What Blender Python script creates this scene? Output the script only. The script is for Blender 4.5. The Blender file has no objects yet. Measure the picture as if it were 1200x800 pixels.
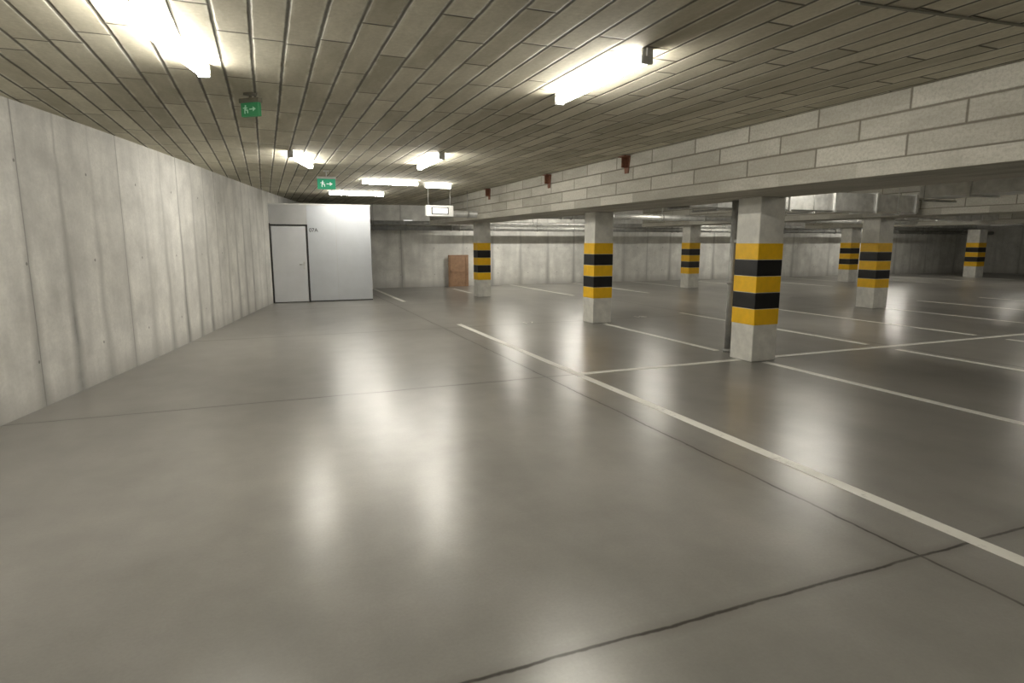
import bpy, bmesh, math, random
from mathutils import Vector
random.seed(4)
sc=bpy.context.scene
sc.view_settings.view_transform='Standard'
CEIL=2.9

# ---------------------------------------------------------------- node helpers
class M:
    def __init__(s,name):
        s.m=bpy.data.materials.new(name); s.m.use_nodes=True
        s.nt=s.m.node_tree; s.n=s.nt.nodes; s.l=s.nt.links
        s.b=s.n['Principled BSDF']
    def node(s,t,**k):
        x=s.n.new(t)
        for a,b in k.items(): setattr(x,a,b)
        return x
    def put(s,sock,val):
        if isinstance(val,bpy.types.NodeSocket): s.l.new(val,sock)
        else: sock.default_value=val
    def math(s,op,a,b=0.0,c=0.0,clamp=False):
        x=s.node('ShaderNodeMath',operation=op,use_clamp=clamp)
        s.put(x.inputs[0],a); s.put(x.inputs[1],b); s.put(x.inputs[2],c)
        return x.outputs[0]
    def coord(s,kind='Object'):
        return s.node('ShaderNodeTexCoord').outputs[kind]
    def mapping(s,v,scale=(1,1,1),loc=(0,0,0),rot=(0,0,0)):
        x=s.node('ShaderNodeMapping'); s.l.new(v,x.inputs[0])
        x.inputs['Scale'].default_value=scale; x.inputs['Location'].default_value=loc; x.inputs['Rotation'].default_value=rot
        return x.outputs[0]
    def noise(s,v,scale=5,detail=4,rough=.5,dist=0):
        x=s.node('ShaderNodeTexNoise'); s.l.new(v,x.inputs['Vector'])
        x.inputs['Scale'].default_value=scale; x.inputs['Detail'].default_value=detail
        x.inputs['Roughness'].default_value=rough; x.inputs['Distortion'].default_value=dist
        return x.outputs['Fac']
    def rng(s,v,a,b,c,d,smooth=False):
        x=s.node('ShaderNodeMapRange'); x.interpolation_type='SMOOTHSTEP' if smooth else 'LINEAR'
        s.l.new(v,x.inputs[0])
        for i,q in enumerate((a,b,c,d)): x.inputs[i+1].default_value=q
        return x.outputs[0]
    def mix(s,f,a,b,mode='MIX'):
        x=s.node('ShaderNodeMix',data_type='RGBA',blend_type=mode)
        s.put(x.inputs[0],f)
        for i,q in ((6,a),(7,b)):
            if isinstance(q,bpy.types.NodeSocket): s.l.new(q,x.inputs[i])
            else: x.inputs[i].default_value=(*q,1) if len(q)==3 else q
        return x.outputs[2]
    def sep(s,v):
        x=s.node('ShaderNodeSeparateXYZ'); s.l.new(v,x.inputs[0]); return x.outputs
    def comb(s,a,b,c=0.0):
        x=s.node('ShaderNodeCombineXYZ'); s.put(x.inputs[0],a); s.put(x.inputs[1],b); s.put(x.inputs[2],c); return x.outputs[0]
    def bump(s,h,strength=.3,dist=.02):
        x=s.node('ShaderNodeBump'); x.inputs['Strength'].default_value=strength; x.inputs['Distance'].default_value=dist
        s.l.new(h,x.inputs['Height']); s.l.new(x.outputs[0],s.b.inputs['Normal'])
    def col(s,c): s.put(s.b.inputs['Base Color'],c if isinstance(c,bpy.types.NodeSocket) else (*c,1))
    def rough(s,c): s.put(s.b.inputs['Roughness'],c)

def simple(name,c,r=.5,metal=0,var=.12,scale=12):
    m=M(name); v=m.coord()
    n=m.noise(v,scale,4,.6)
    m.col(m.mix(m.rng(n,.3,.7,0,1),tuple(x*(1-var) for x in c),tuple(min(1,x*(1+var)) for x in c)))
    m.rough(m.rng(n,.3,.7,max(0,r-.08),min(1,r+.08))); m.b.inputs['Metallic'].default_value=metal
    return m.m

def emis(name,c,st,base=None):
    m=M(name); m.col(base or (.8,.8,.8)); m.b.inputs['Emission Color'].default_value=(*c,1); m.b.inputs['Emission Strength'].default_value=st
    return m.m

def mat_floor():
    m=M('polished_concrete'); v=m.coord()
    big=m.noise(v,.35,3,.5); mid=m.noise(v,2.2,5,.6); fine=m.noise(v,60,2,.6)
    sw=m.noise(m.mapping(v,(1.3,.4,1),rot=(0,0,.25)),.8,4,.5)
    f=m.math('ADD',m.math('MULTIPLY',big,.38),m.math('ADD',m.math('MULTIPLY',mid,.22),m.math('MULTIPLY',sw,.40)))
    c=m.mix(m.rng(f,.3,.7,0,1),(.165,.16,.148),(.36,.35,.327))
    c=m.mix(m.rng(fine,.35,.7,0,.18),c,(.16,.154,.142))
    x,y,z=m.sep(v)
    wob=m.math('MULTIPLY',m.math('SUBTRACT',mid,.5),.06)
    def joint(s,p0,step,w,k=2.6):
        t=m.math('DIVIDE',m.math('SUBTRACT',m.math('ADD',s,wob),p0),step)
        d=m.math('MULTIPLY',m.math('ABSOLUTE',m.math('SUBTRACT',t,m.math('ROUND',t))),step)
        return m.rng(d,w,w*k,1,0)
    j=m.math('MAXIMUM',joint(x,3.05,6.0,.005,2.6),joint(y,1.93,4.57,.005,2.6))
    j=m.math('MULTIPLY',j,m.rng(mid,.35,.55,.55,.9))
    h=m.math('MAXIMUM',joint(x,3.05,6.0,.012,6),joint(y,1.93,4.57,.012,6))
    c=m.mix(m.math('MULTIPLY',h,m.rng(mid,.35,.65,.15,.45)),c,(.11,.1,.085))
    c=m.mix(j,c,(.045,.04,.035))
    m.col(c)
    # roughness stays even; the polish shows up as varying surface reflectance
    m.rough(.28)
    m.put(m.b.inputs['Specular IOR Level'],m.math('MULTIPLY',m.rng(m.math('ADD',m.math('MULTIPLY',sw,.5),m.math('MULTIPLY',mid,.5)),.3,.7,.55,1.0),m.math('SUBTRACT',1.0,m.math('MULTIPLY',j,.85))))
    return m.m

def mat_ceiling():
    m=M('ceiling_planks'); v=m.coord(); x,y,z=m.sep(v)
    W=.205; L=1.15
    xr=m.math('DIVIDE',x,W); row=m.math('FLOOR',xr)
    wn=m.node('ShaderNodeTexWhiteNoise',noise_dimensions='1D'); m.l.new(row,wn.inputs['W'])
    yr=m.math('ADD',m.math('DIVIDE',y,L),m.math('MULTIPLY',wn.outputs['Value'],7.0))
    blk=m.math('FLOOR',yr)
    wob=m.math('MULTIPLY',m.math('SUBTRACT',m.noise(v,6,2,.6),.5),.05)
    xf=m.math('FRACT',m.math('ADD',xr,wob)); yf=m.math('FRACT',yr)
    dx=m.math('MULTIPLY',m.math('MINIMUM',xf,m.math('SUBTRACT',1.0,xf)),W)
    dy=m.math('MULTIPLY',m.math('MINIMUM',yf,m.math('SUBTRACT',1.0,yf)),L)
    jx=m.rng(dx,.005,.016,1,0); jy=m.rng(dy,.005,.014,1,0)
    j=m.math('MAXIMUM',jx,jy)
    wn2=m.node('ShaderNodeTexWhiteNoise',noise_dimensions='2D'); m.l.new(m.comb(row,blk),wn2.inputs['Vector'])
    n=m.noise(m.mapping(v,(4,1,1)),2.2,5,.65,.2); fine=m.noise(v,30,3,.7); big=m.noise(v,.6,2,.5)
    f=m.math('ADD',m.math('MULTIPLY',n,.45),m.math('ADD',m.math('MULTIPLY',wn2.outputs['Value'],.32),m.math('MULTIPLY',big,.23)))
    c=m.mix(m.rng(f,.3,.7,0,1),(.39,.36,.27),(.69,.655,.53))
    c=m.mix(m.rng(fine,.35,.7,0,.3),c,(.28,.26,.185))
    sm=m.math('MULTIPLY',m.rng(dx,.014,.036,1,0),m.rng(n,.42,.6,0,.75))
    c=m.mix(sm,c,(.76,.74,.64))
    c=m.mix(m.math('MULTIPLY',j,.9),c,(.07,.062,.042))
    m.col(c); m.rough(.85)
    m.bump(m.math('SUBTRACT',m.math('MULTIPLY',wn2.outputs['Value'],.25),j),.7,.02)
    return m.m

def mat_blocks():
    m=M('masonry_blocks'); v=m.coord('UV'); x,y,z=m.sep(v)
    W=.19; L=.94
    yr=m.math('DIVIDE',m.math('SUBTRACT',y,2.33),W); row=m.math('FLOOR',yr)
    xr=m.math('ADD',m.math('DIVIDE',x,L),m.math('MULTIPLY',m.math('MODULO',row,2.0),.5)); blk=m.math('FLOOR',xr)
    xf=m.math('FRACT',xr); yf=m.math('FRACT',yr)
    dx=m.math('MULTIPLY',m.math('MINIMUM',xf,m.math('SUBTRACT',1.0,xf)),L)
    dy=m.math('MULTIPLY',m.math('MINIMUM',yf,m.math('SUBTRACT',1.0,yf)),W)
    up=m.math('GREATER_THAN',y,2.325)
    j=m.math('MULTIPLY',m.math('MAXIMUM',m.rng(dx,.004,.014,1,0),m.rng(dy,.004,.014,1,0)),up)
    n=m.noise(m.mapping(v,(1,3,1)),2.5,5,.65); fine=m.noise(v,38,4,.75)
    wn2=m.node('ShaderNodeTexWhiteNoise',noise_dimensions='2D'); m.l.new(m.comb(row,blk),wn2.inputs['Vector'])
    f=m.math('ADD',m.math('MULTIPLY',n,.65),m.math('MULTIPLY',wn2.outputs['Value'],.35))
    c=m.mix(m.rng(f,.33,.67,0,1),(.37,.355,.305),(.53,.515,.455))
    c=m.mix(m.rng(fine,.42,.68,0,.5),c,(.24,.228,.188))
    c=m.mix(m.math('MULTIPLY',j,.8),c,(.12,.105,.075))
    m.col(c); m.rough(.85)
    m.bump(m.math('MULTIPLY',j,-1.0),.6,.015)
    return m.m

def mat_wall(name,base=(.40,.385,.345),step=.62,streak=.5):
    m=M(name); v=m.coord('UV'); x,y,z=m.sep(v)
    st=m.noise(m.mapping(v,(2.2,.35,1)),1.2,4,.55,.3); mot=m.noise(v,1.8,5,.65); fine=m.noise(v,28,3,.7)
    c=m.mix(m.rng(mot,.35,.65,0,1),tuple(q*.82 for q in base),tuple(min(.9,q*1.14) for q in base))
    c=m.mix(m.rng(st,.36,.6,.3,0,True),c,tuple(q*.55 for q in base))
    c=m.mix(m.rng(fine,.4,.7,0,.25),c,tuple(q*.6 for q in base))
    wob=m.math('MULTIPLY',m.math('SUBTRACT',m.noise(m.mapping(v,(1,.8,1)),1.7,3,.6),.5),.14)
    t=m.math('DIVIDE',m.math('ADD',x,wob),step)
    d=m.math('MULTIPLY',m.math('ABSOLUTE',m.math('SUBTRACT',t,m.math('ROUND',t))),step)
    idx=m.math('ROUND',t)
    wn=m.node('ShaderNodeTexWhiteNoise',noise_dimensions='1D'); m.l.new(idx,wn.inputs['W'])
    wid=m.rng(y,0,2.6,.15,.035)
    s=m.math('SUBTRACT',1.0,m.math('DIVIDE',d,wid),clamp=True)
    s=m.math('MULTIPLY',s,m.math('MULTIPLY',m.rng(wn.outputs['Value'],.1,.7,.35,1.2),m.rng(mot,.35,.6,.5,1)))
    s=m.math('MULTIPLY',s,m.rng(y,.2,2.7,1.0,.35))
    c=m.mix(m.math('MULTIPLY',s,streak),c,tuple(q*.28 for q in base))
    t2=m.math('DIVIDE',x,step*3); d2=m.math('MULTIPLY',m.math('ABSOLUTE',m.math('SUBTRACT',t2,m.math('ROUND',t2))),step*3)
    j=m.rng(d2,.003,.012,1,0)
    c=m.mix(m.math('MULTIPLY',j,.6),c,tuple(q*.25 for q in base))
    a=m.math('DIVIDE',m.math('ADD',x,.31),1.24); b=m.math('DIVIDE',m.math('SUBTRACT',y,.45),.95)
    da=m.math('MULTIPLY',m.math('SUBTRACT',a,m.math('ROUND',a)),1.24); db=m.math('MULTIPLY',m.math('SUBTRACT',b,m.math('ROUND',b)),.95)
    r=m.math('SQRT',m.math('ADD',m.math('MULTIPLY',da,da),m.math('MULTIPLY',db,db)))
    hole=m.rng(r,.012,.02,1,0)
    c=m.mix(m.math('MULTIPLY',hole,.6),c,(.07,.065,.06))
    c=m.mix(m.math('MULTIPLY',m.rng(y,0,.3,.6,0),m.rng(mot,.3,.6,.5,1)),c,tuple(q*.4 for q in base))
    m.col(c); m.rough(.8)
    m.bump(m.math('SUBTRACT',m.math('MULTIPLY',mot,.4),m.math('ADD',j,hole)),.3,.02)
    return m.m

def mat_paint():
    m=M('worn_white_paint'); v=m.coord()
    n=m.noise(v,14,4,.75); n2=m.noise(v,2,3,.6)
    f=m.math('MULTIPLY',m.rng(n,.56,.66,0,1),m.rng(n2,.42,.62,.05,.55))
    m.col(m.mix(f,m.mix(m.rng(n2,.3,.7,0,1),(.80,.79,.73),(.9,.89,.84)),(.32,.3,.27)))
    m.rough(.4); return m.m

FLOOR=mat_floor(); CEILM=mat_ceiling(); BLOCK=mat_blocks()
WALL=mat_wall('cast_concrete_wall',(.73,.72,.685),.66,.85); WALLB=mat_wall('cast_concrete_far',(.80,.79,.75),1.15,.6)
PAINT=mat_paint()
PILLAR=simple('pillar_concrete',(.70,.69,.64),.75,0,.14,6)
YEL=simple('yellow_band',(.92,.54,.012),.45,0,.07,9); BLK=simple('black_band',(.012,.012,.012),.4,0,.3,9)
GALV=simple('galvanised_steel',(.60,.60,.58),.4,.6,.2,7)
GALVD=simple('dull_galvanised',(.38,.38,.36),.5,.5,.2,7)
WHITE=simple('white_plastic',(.75,.75,.73),.4,0,.04)
HOUS=simple('grey_housing',(.6,.6,.58),.45,0,.05)
PANEL=simple('panel_grey_white',(.48,.505,.54),.45,0,.05,2)
PANELD=simple('panel_grey',(.44,.445,.45),.5,0,.08,2)
DOORM=simple('door_leaf',(.60,.615,.64),.42,0,.05,2)
DARK=simple('dark_rubber',(.02,.02,.02),.6)
CONDM=simple('conduit_grey',(.18,.17,.13),.6)
RUST=simple('rusted_steel',(.16,.065,.035),.8,0,.4,20)
WOOD=simple('brown_board',(.33,.20,.12),.6,0,.2,10)
TUBE=emis('luminous_diffuser',(1,.955,.86),75)
TUBEFILL=emis('added_fill_diffuser',(1,.955,.86),115)  # stronger glow, only for the added lamps that brighten the back wall
GREEN=emis('exit_green',(.02,.30,.16),.5,(.02,.25,.12))
GREEND=emis('exit_green_dim',(.03,.25,.09),.22,(.03,.16,.06))
GREENW=emis('exit_white',(.8,1,.9),.45)
GREENWD=emis('exit_white_dim',(.5,.8,.6),.12,(.4,.6,.45))
BOXF=emis('sign_face',(1,1,.97),.75)

# ---------------------------------------------------------------- mesh helpers
def link(o,parent=None):
    sc.collection.objects.link(o)
    if parent: o.parent=parent
    return o
def empty(name,loc=(0,0,0),rz=0):
    e=bpy.data.objects.new(name,None); e.location=loc; e.rotation_euler[2]=rz; e.empty_display_size=.1
    return link(e)
def mesh(name,bm,mats,parent=None,smooth=False):
    bmesh.ops.recalc_face_normals(bm,faces=bm.faces)
    me=bpy.data.meshes.new(name); bm.to_mesh(me); bm.free()
    for q in (mats if isinstance(mats,(list,tuple)) else [mats]): me.materials.append(q)
    if smooth:
        for p_ in me.polygons: p_.use_smooth=True
    return link(bpy.data.objects.new(name,me),parent)
def addbox(bm,x0,x1,y0,y1,z0,z1,mi=0,bev=0):
    r=bmesh.ops.create_cube(bm,size=1); vs=r['verts']
    for v in vs: v.co=Vector(((x0+x1)/2+v.co.x*(x1-x0),(y0+y1)/2+v.co.y*(y1-y0),(z0+z1)/2+v.co.z*(z1-z0)))
    fs=set(f for v in vs for f in v.link_faces)
    for f in fs: f.material_index=mi
    if bev:
        es=list(set(e for v in vs for e in v.link_edges))
        rr=bmesh.ops.bevel(bm,geom=es,offset=bev,segments=2,affect='EDGES',profile=.5)
        for f in rr['faces']: f.material_index=mi
def box(name,x0,x1,y0,y1,z0,z1,mat,parent=None,bev=0):
    bm=bmesh.new(); addbox(bm,x0,x1,y0,y1,z0,z1,0,bev); return mesh(name,bm,mat,parent)
def addcyl(bm,a,b,r,mi=0,seg=20,r2=None):
    a=Vector(a); b=Vector(b); d=b-a; L=d.length
    q=Vector((0,0,1)).rotation_difference(d.normalized())
    res=bmesh.ops.create_cone(bm,cap_ends=True,segments=seg,radius1=r,radius2=r if r2 is None else r2,depth=L)
    for v in res['verts']: v.co=q@v.co+(a+b)/2
    for f in set(f for v in res['verts'] for f in v.link_faces):
        f.material_index=mi; f.smooth=len(f.verts)==4

# ---------------------------------------------------------------- shell
box('floor',-8,36.3,-8.3,22.1,-.15,0,FLOOR)
box('ceiling',-8,36.3,-8.3,22.1,CEIL,CEIL+.2,CEILM)

def strip_wall(name,pts,mat,h=CEIL,th=.3,parent=None,z0=0.0):
    bm=bmesh.new(); uv=bm.loops.layers.uv.new('UVMap'); s=0
    n=len(pts); P=[Vector((a,b,0)) for a,b in pts]; off=[]
    for i in range(n):
        d=(P[min(i+1,n-1)]-P[max(i-1,0)]).normalized(); off.append(Vector((-d.y,d.x,0))*th)
    def quad(a,b,c,d,u0,u1,v0,v1):
        f=bm.faces.new([bm.verts.new(q) for q in (a,b,c,d)])
        for lp,q in zip(f.loops,((u0,v0),(u1,v0),(u1,v1),(u0,v1))): lp[uv].uv=q
    for i in range(n-1):
        L=(P[i+1]-P[i]).length; lo=Vector((0,0,z0)); up=Vector((0,0,h))
        a,b=P[i],P[i+1]; c,d=a+off[i],b+off[i+1]
        quad(a+lo,b+lo,b+up,a+up,s,s+L,z0,h)
        quad(d+lo,c+lo,c+up,d+up,s,s+L,z0,h)
        quad(a+up,b+up,d+up,c+up,s,s+L,h,h+th)
        quad(b+lo,a+lo,c+lo,d+lo,s,s+L,z0,z0+th)
        s+=L
    for k in (0,n-1):
        quad(P[k]+Vector((0,0,z0)),P[k]+off[k]+Vector((0,0,z0)),P[k]+off[k]+Vector((0,0,h)),P[k]+Vector((0,0,h)),0,th,z0,h)
    bmesh.ops.remove_doubles(bm,verts=bm.verts,dist=.0005)
    return mesh(name,bm,mat,parent)

ctrl=[(-8.2,-6.05),(-4,-4.95),(0,-3.93),(3,-3.15),(6.5,-2.25),(8.2,-1.84),(10.2,-1.38),(12.2,-.97),(14.5,-.5),(17,.03),(22,1.2)]
def cx(y):
    for (a,xa),(b,xb) in zip(ctrl,ctrl[1:]):
        if y<=b: return xa+(xb-xa)*(y-a)/(b-a)
    return ctrl[-1][1]
lp=[]
y=-8.2
while y<22.01:
    xs=[cx(max(-8.2,min(22,y+k))) for k in (-1.2,-.6,0,.6,1.2)]
    lp.append((sum(xs)/5 if -7<y<20.8 else cx(y),y)); y+=.755
strip_wall('wall_left',lp,WALL)
strip_wall('wall_back',[(1.05,21.8),(36.3,21.8)],WALLB)
strip_wall('wall_right',[(36,21.9),(36,-8.2)],WALLB)
strip_wall('wall_front',[(36.2,-8),(-6.2,-8)],WALLB)

def beam(x0,x1,y0,y1,name='masonry_beam'):
    bm=bmesh.new(); uv=bm.loops.layers.uv.new('UVMap')
    addbox(bm,x0,x1,y0,y1,2.19,CEIL,0,.008)
    bm.normal_update()
    for f in bm.faces:
        n=f.normal
        for l in f.loops:
            c=l.vert.co
            if abs(n.x)>.6: l[uv].uv=(c.y,c.z)
            elif abs(n.y)>.6: l[uv].uv=(c.x,c.z)
            else: l[uv].uv=(c.y,c.x-x0+.1)
    mesh(name,bm,BLOCK)
beam(5.15,6.45,-7.9,20.2)
beam(13.5,14.5,-7.9,20.2)
beam(21.8,22.7,-7.9,20.2)

# ---------------------------------------------------------------- pillars
def pillar(x,y,w=.40):
    e=empty('concrete_pillar',(x,y,0)); h=w/2
    box('shaft',-h,h,-h,h,0,2.19,PILLAR,e,.012)
    bm=bmesh.new(); z=.5
    for i in range(5):
        addbox(bm,-h-.004,h+.004,-h-.004,h+.004,z,z+.218,i%2,.010); z+=.218
    mesh('warning_bands',bm,[YEL,BLK],e)
    return e
pillar(6.22,6.5,.42); pillar(6.2,10.8,.42); pillar(6.0,17.35,.40)
pillar(14.1,18.0,.45); pillar(14.0,10.75,.48); pillar(14.0,6.5,.45)
pillar(22.3,18.3,.5); pillar(22.3,10.75,.48); pillar(30.8,18.6,.55); pillar(30.8,10.75,.5)
pillar(6.22,1.4,.42); pillar(14.0,1.4,.45)
e=empty('drain_pipe',(6.27,7.05,0))
bm=bmesh.new(); addcyl(bm,(0,0,0),(0,0,2.19),.05); addcyl(bm,(0,0,1.0),(0,0,1.06),.062); addcyl(bm,(0,0,0),(0,0,.05),.07)
mesh('pipe_run',bm,GALVD,e); box('clamp',-.03,.03,-.33,-.04,1.6,1.64,GALVD,e)

# ---------------------------------------------------------------- painted stall lines
bm=bmesh.new()
def ln(x0,x1,y0,y1): addbox(bm,x0,x1,y0,y1,0.0,.003)
w=.05
ln(3.48-w,3.48+w,-7.5,11.5)
for X in (6.2,8.8,11.45,14.1,16.8,19.5,22.2,24.9):
    ln(X-w,X+w,1.65,6.25); ln(X-w,X+w,7.2 if X==6.2 else 6.75,10.5 if X in (6.2,14.1,22.2) else 11.5)
ln(3.53,6.0,6.45,6.55); ln(6.44,13.7,6.45,6.55); ln(14.3,30,6.45,6.55)
for X in (3.45,6.05,8.65,11.35,14.05,16.7,19.4,22.1,24.8,27.5,30.2):
    ln(X-w,X+w,16.5 if X not in (6.05,14.05,22.1) else 18.6,20.6 if X==6.05 else 21.7)
mesh('parking_line_markings',bm,PAINT)
def number(t,x,y,s=.3,rz=0):
    cu=bpy.data.curves.new('stall_number','FONT'); cu.body=t; cu.size=s; cu.extrude=.0015; cu.align_x='CENTER'
    cu.materials.append(PAINT)
    o=bpy.data.objects.new('stall_number',cu); o.location=(x,y,.002); o.rotation_euler[2]=rz; link(o)
number('17',4.85,11.1); number('18',7.5,11.1); number('19',10.1,11.1)

# ---------------------------------------------------------------- ceiling lights
def lamp(x0,y0,x1,y1,mat=None):
    a=Vector((x0,y0,0)); b=Vector((x1,y1,0)); L=(b-a).length
    ang=math.atan2(b.y-a.y,b.x-a.x)
    e=empty('ceiling_light',((x0+x1)/2,(y0+y1)/2,CEIL),ang); h=L/2
    bm=bmesh.new()
    addbox(bm,-h,h,-.028,.028,-.022,0,0,.005)
    addbox(bm,-h-.012,-h+.018,-.045,.045,-.098,0,0,.01); addbox(bm,h-.018,h+.012,-.045,.045,-.098,0,0,.01)
    addbox(bm,-h-.03,-h-.01,-.018,.018,-.05,0); addbox(bm,h+.01,h+.03,-.018,.018,-.05,0)
    mesh('housing',bm,HOUS,e)
    bm=bmesh.new(); vs=[]
    prof=[(.032,-.022),(.043,-.042),(.043,-.066),(.026,-.088),(-.026,-.088),(-.043,-.066),(-.043,-.042),(-.032,-.022)]
    for sx in (-h+.018,h-.018): vs.append([bm.verts.new((sx,p,q)) for p,q in prof])
    for i in range(8): bm.faces.new((vs[0][i],vs[0][(i+1)%8],vs[1][(i+1)%8],vs[1][i]))
    mesh('diffuser',bm,mat or TUBE,e)
lamp(-.76,3.6,-.34,5.27); lamp(2.5,3.75,2.5,5.1)
lamp(.42,9.6,.78,10.9); lamp(2.5,9.0,2.5,10.4)
lamp(1.95,13.3,3.15,13.3); lamp(3.4,13.7,4.0,13.7)
lamp(1.6,16.6,3.0,16.6)
lamp(2.5,-1.6,2.5,-.3); lamp(-1.9,-1.5,-1.55,-.2); lamp(2.5,-6,2.5,-4.7)  # unseen lamps added behind the camera to brighten the foreground
for X in (9.9,18.2,26.4):  # lamps added out of sight behind the beams to illuminate the right bays
    for Y in (3.2,8.6,14.0):
        lamp(X,Y-.65,X,Y+.65)
for X in (7.4,10.2,18.2,26.4): lamp(X-.65,19.2,X+.65,19.2,TUBEFILL)  # hidden fill row, added with extra strength to lift the back wall

# ---------------------------------------------------------------- exit signs
def exit_sign(x,y,z,rz,w=.34,h=.2,g=None):
    e=empty('exit_sign',(x,y,z),rz)
    bm=bmesh.new(); addbox(bm,-w/2,w/2,-.02,.02,-h/2,h/2,0,.006); mesh('panel',bm,g or GREEN,e)
    bm=bmesh.new(); addbox(bm,-w/2-.01,w/2+.01,-.03,.03,h/2-.005,h/2+.035,0,.006)
    addcyl(bm,(0,0,h/2),(0,0,CEIL-z),.012); addbox(bm,-.05,.05,-.03,.03,CEIL-z-.02,CEIL-z)
    mesh('housing',bm,CONDM if g else HOUS,e)
    bm=bmesh.new(); y0,y1=-.024,-.019; s=h/.2*.9
    addcyl(bm,(-.075*s,y0,.055*s),(-.075*s,y1,.055*s),.013*s)
    addbox(bm,-.095*s,-.065*s,y0,y1,-.01*s,.04*s); addbox(bm,-.125*s,-.04*s,y0,y1,.015*s,.028*s)
    addbox(bm,-.1*s,-.085*s,y0,y1,-.065*s,0); addbox(bm,-.075*s,-.03*s,y0,y1,-.02*s,-.005*s); addbox(bm,-.045*s,-.03*s,y0,y1,-.06*s,-.01*s)
    addbox(bm,.0,.08*s,y0,y1,-.008*s,.008*s)
    f=bm.faces.new([bm.verts.new(q) for q in ((.07*s,y0,.04*s),(.13*s,y0,0),(.07*s,y0,-.04*s))])
    mesh('pictogram',bm,GREENWD if g else GREENW,e)
exit_sign(-.04,6.1,2.76,-.7,.19,.12,GREEND)
exit_sign(1.12,11.94,2.66,-.12,.32,.19)

e=empty('hanging_display_box',(3.96,14.57,2.35))
bm=bmesh.new(); addbox(bm,-.34,.34,-.06,.06,-.13,.13,0,.015); mesh('casing',bm,WHITE,e)
bm=bmesh.new(); addbox(bm,-.21,.21,-.067,-.058,-.085,.085,0,.004); mesh('screen_border',bm,DARK,e)
bm=bmesh.new(); addbox(bm,-.185,.185,-.071,-.06,-.065,.065,0,.003); mesh('screen',bm,BOXF,e)
bm=bmesh.new()
for X in (-.27,.27): addcyl(bm,(X,0,.12),(X,0,CEIL-2.35),.008)
mesh('drop_rods',bm,GALVD,e)
e=empty('wall_box_sign',(4.75,21.74,2.32))  # second, smaller white box sign, with a lit face
bm=bmesh.new(); addbox(bm,-.2,.2,-.06,.07,-.1,.1,0,.015); addbox(bm,-.15,.15,-.07,-.05,-.06,.06,1,.004); mesh('sign_body',bm,[WHITE,BOXF],e)

for Y in (8.16,10.9,14.3):
    e=empty('steel_bracket',(5.148,Y,2.83))
    bm=bmesh.new(); addbox(bm,-.012,.0,-.09,.09,-.2,.05)
    for v in bm.verts:
        if v.co.z<-.1: v.co.y*=.55
    addbox(bm,-.11,-.0,-.09,.09,.035,.05); addbox(bm,-.10,-.01,-.006,.006,-.12,.04)
    addcyl(bm,(-.03,0,-.08),(-.01,0,-.08),.015)
    mesh('bracket_plate',bm,RUST,e)

# ---------------------------------------------------------------- storage room at the end
e=empty('storage_room',(0.1,17.4,0))
PW=2.65; Hh=2.58
bm=bmesh.new()
addbox(bm,.98,PW,0,.08,0,Hh,0,.004)
addbox(bm,PW-.08,PW,.08,4.35,0,Hh,0,.004)
mesh('panels',bm,PANEL,e)
bm=bmesh.new(); addbox(bm,-.03,.98,0,.08,2.06,Hh,0,.004); addbox(bm,1.72,1.728,-.004,.0,.02,Hh,0); mesh('overpanel',bm,PANELD,e)
bm=bmesh.new(); addbox(bm,-.03,.06,-.01,.08,0,2.1); addbox(bm,.06,.97,-.01,.08,2.035,2.075); addbox(bm,.945,.985,-.01,.08,0,2.075)
addbox(bm,.98,PW,-.008,.0,0,.03); mesh('door_frame',bm,DARK,e)
bm=bmesh.new(); addbox(bm,.07,.935,.0,.05,.02,2.03,0,.005); mesh('door_leaf',bm,DOORM,e)
bm=bmesh.new(); addcyl(bm,(.86,-.05,1.02),(.86,0,1.02),.012); addcyl(bm,(.86,-.05,1.02),(.74,-.05,1.02),.010); addbox(bm,.84,.88,-.008,.0,.9,1.1,0,.003)
mesh('door_handle',bm,GALV,e)
bm=bmesh.new(); addbox(bm,.0,PW,.08,4.35,Hh-.06,Hh); addbox(bm,-.03,PW+.02,-.02,.1,Hh,Hh+.035,0,.004); mesh('roof_trim',bm,HOUS,e)
cu=bpy.data.curves.new('room_number','FONT'); cu.body='07A'; cu.size=.14; cu.extrude=.002; cu.materials.append(DARK)
o=bpy.data.objects.new('room_number',cu); o.location=(1.02,-.003,1.88); o.rotation_euler[0]=math.pi/2; link(o,e)

e=empty('wooden_board',(6.55,21.6,0))
bm=bmesh.new(); addbox(bm,-.38,.38,-.03,.03,0,1.15,0,.005); addbox(bm,-.33,-.27,-.05,-.03,.03,1.1); addbox(bm,.27,.33,-.05,-.03,.03,1.1); addbox(bm,-.33,.33,-.05,-.03,.52,.58)
mesh('board',bm,WOOD,e)

# ---------------------------------------------------------------- pipes & ducts
def pipe_run(name,a,b,r,mat,step=3.0,flange=1.6):
    e=empty(name); a=Vector(a); b=Vector(b); d=b-a; L=d.length; u=d.normalized()
    bm=bmesh.new(); addcyl(bm,a,b,r,0,24); s=flange
    while s<L: p0=a+u*s; addcyl(bm,p0-u*.02,p0+u*.02,r*1.14,0,24); s+=flange
    mesh('pipe_run',bm,mat,e)
    bm=bmesh.new(); s=.5
    while s<L:
        p0=a+u*s; addcyl(bm,p0+Vector((0,0,r*.9)),Vector((p0.x,p0.y,CEIL)),.008,0,8); addcyl(bm,p0-u*.012,p0+u*.012,r*1.2,0,20); s+=step
    mesh('hangers',bm,GALVD,e)
pipe_run('sprinkler_pipe',(4.4,15.3,2.05+.27),(35.8,15.3,2.32),.085,GALV)
pipe_run('heating_pipe',(2.9,20.9,2.1),(35.8,20.9,2.1),.09,GALVD)
pipe_run('heating_pipe',(2.9,21.3,2.28),(35.8,21.3,2.28),.06,GALV)
pipe_run('water_pipe',(6.7,-7,2.5),(6.7,20.8,2.5),.06,GALVD)
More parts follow.
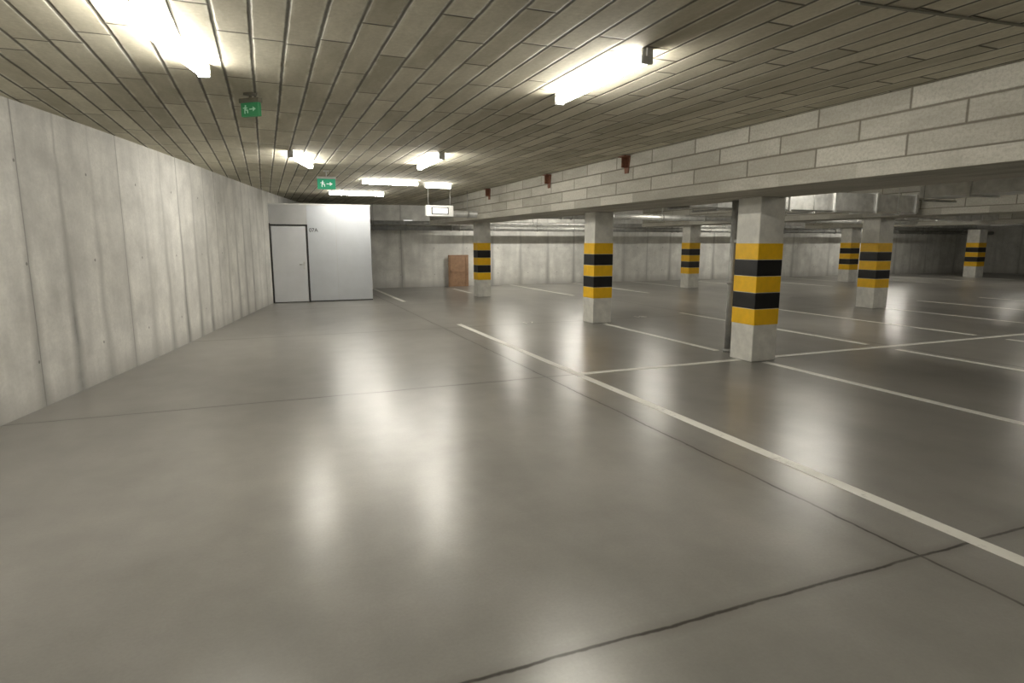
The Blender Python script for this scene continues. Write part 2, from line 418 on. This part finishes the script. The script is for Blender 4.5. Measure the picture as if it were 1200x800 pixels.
def duct(name,x0,x1,y0,y1,z0,z1,along='y',step=1.2):
    e=empty(name); bm=bmesh.new(); addbox(bm,x0,x1,y0,y1,z0,z1,0,.005)
    a,b=(y0,y1) if along=='y' else (x0,x1); s=a
    while s<=b+.001:
        if along=='y': addbox(bm,x0-.03,x1+.03,max(y0,s-.02),min(y1,s+.02),z0-.03,z1+.03)
        else: addbox(bm,max(x0,s-.02),min(x1,s+.02),y0-.03,y1+.03,z0-.03,z1+.03)
        s+=step
    mesh('duct_body',bm,GALV,e)
    bm=bmesh.new(); s=a+.6
    while s<b:
        for q in (0,1):
            if along=='y': X=(x0-.04,x1+.04)[q]; addcyl(bm,(X,s,z0-.04),(X,s,CEIL),.006,0,8)
            else: Y=(y0-.04,y1+.04)[q]; addcyl(bm,(s,Y,z0-.04),(s,Y,CEIL),.006,0,8)
        if along=='y': addbox(bm,x0-.06,x1+.06,s-.02,s+.02,z0-.06,z0-.03)
        else: addbox(bm,s-.02,s+.02,y0-.06,y1+.06,z0-.06,z0-.03)
        s+=2.4
    mesh('duct_hangers',bm,GALVD,e)
duct('ventilation_duct',9.0,9.6,-4,6.3,2.25,2.62)
duct('ventilation_duct',7.2,13.3,9.3,9.9,2.24,2.6,'x')
duct('ventilation_duct',15.0,34,12.6,13.2,2.3,2.65,'x')
e=empty('ceiling_conduit'); bm=bmesh.new(); addcyl(bm,(3.1,2.62,CEIL-.008),(5.15,2.42,CEIL-.008),.008,0,10); mesh('conduit',bm,CONDM,e)

# ---------------------------------------------------------------- world + camera
w_=bpy.data.worlds.new('world'); sc.world=w_; w_.use_nodes=True
w_.node_tree.nodes['Background'].inputs[0].default_value=(.5,.5,.45,1); w_.node_tree.nodes['Background'].inputs[1].default_value=.05
cam=bpy.data.cameras.new('camera'); co=bpy.data.objects.new('camera',cam); link(co)
cam.sensor_width=36; cam.lens=713/1200*36; cam.clip_end=200
co.location=(0,0,1.6); co.rotation_euler=(math.pi/2-math.atan(116/713),0,-math.radians(21.87))
sc.camera=co
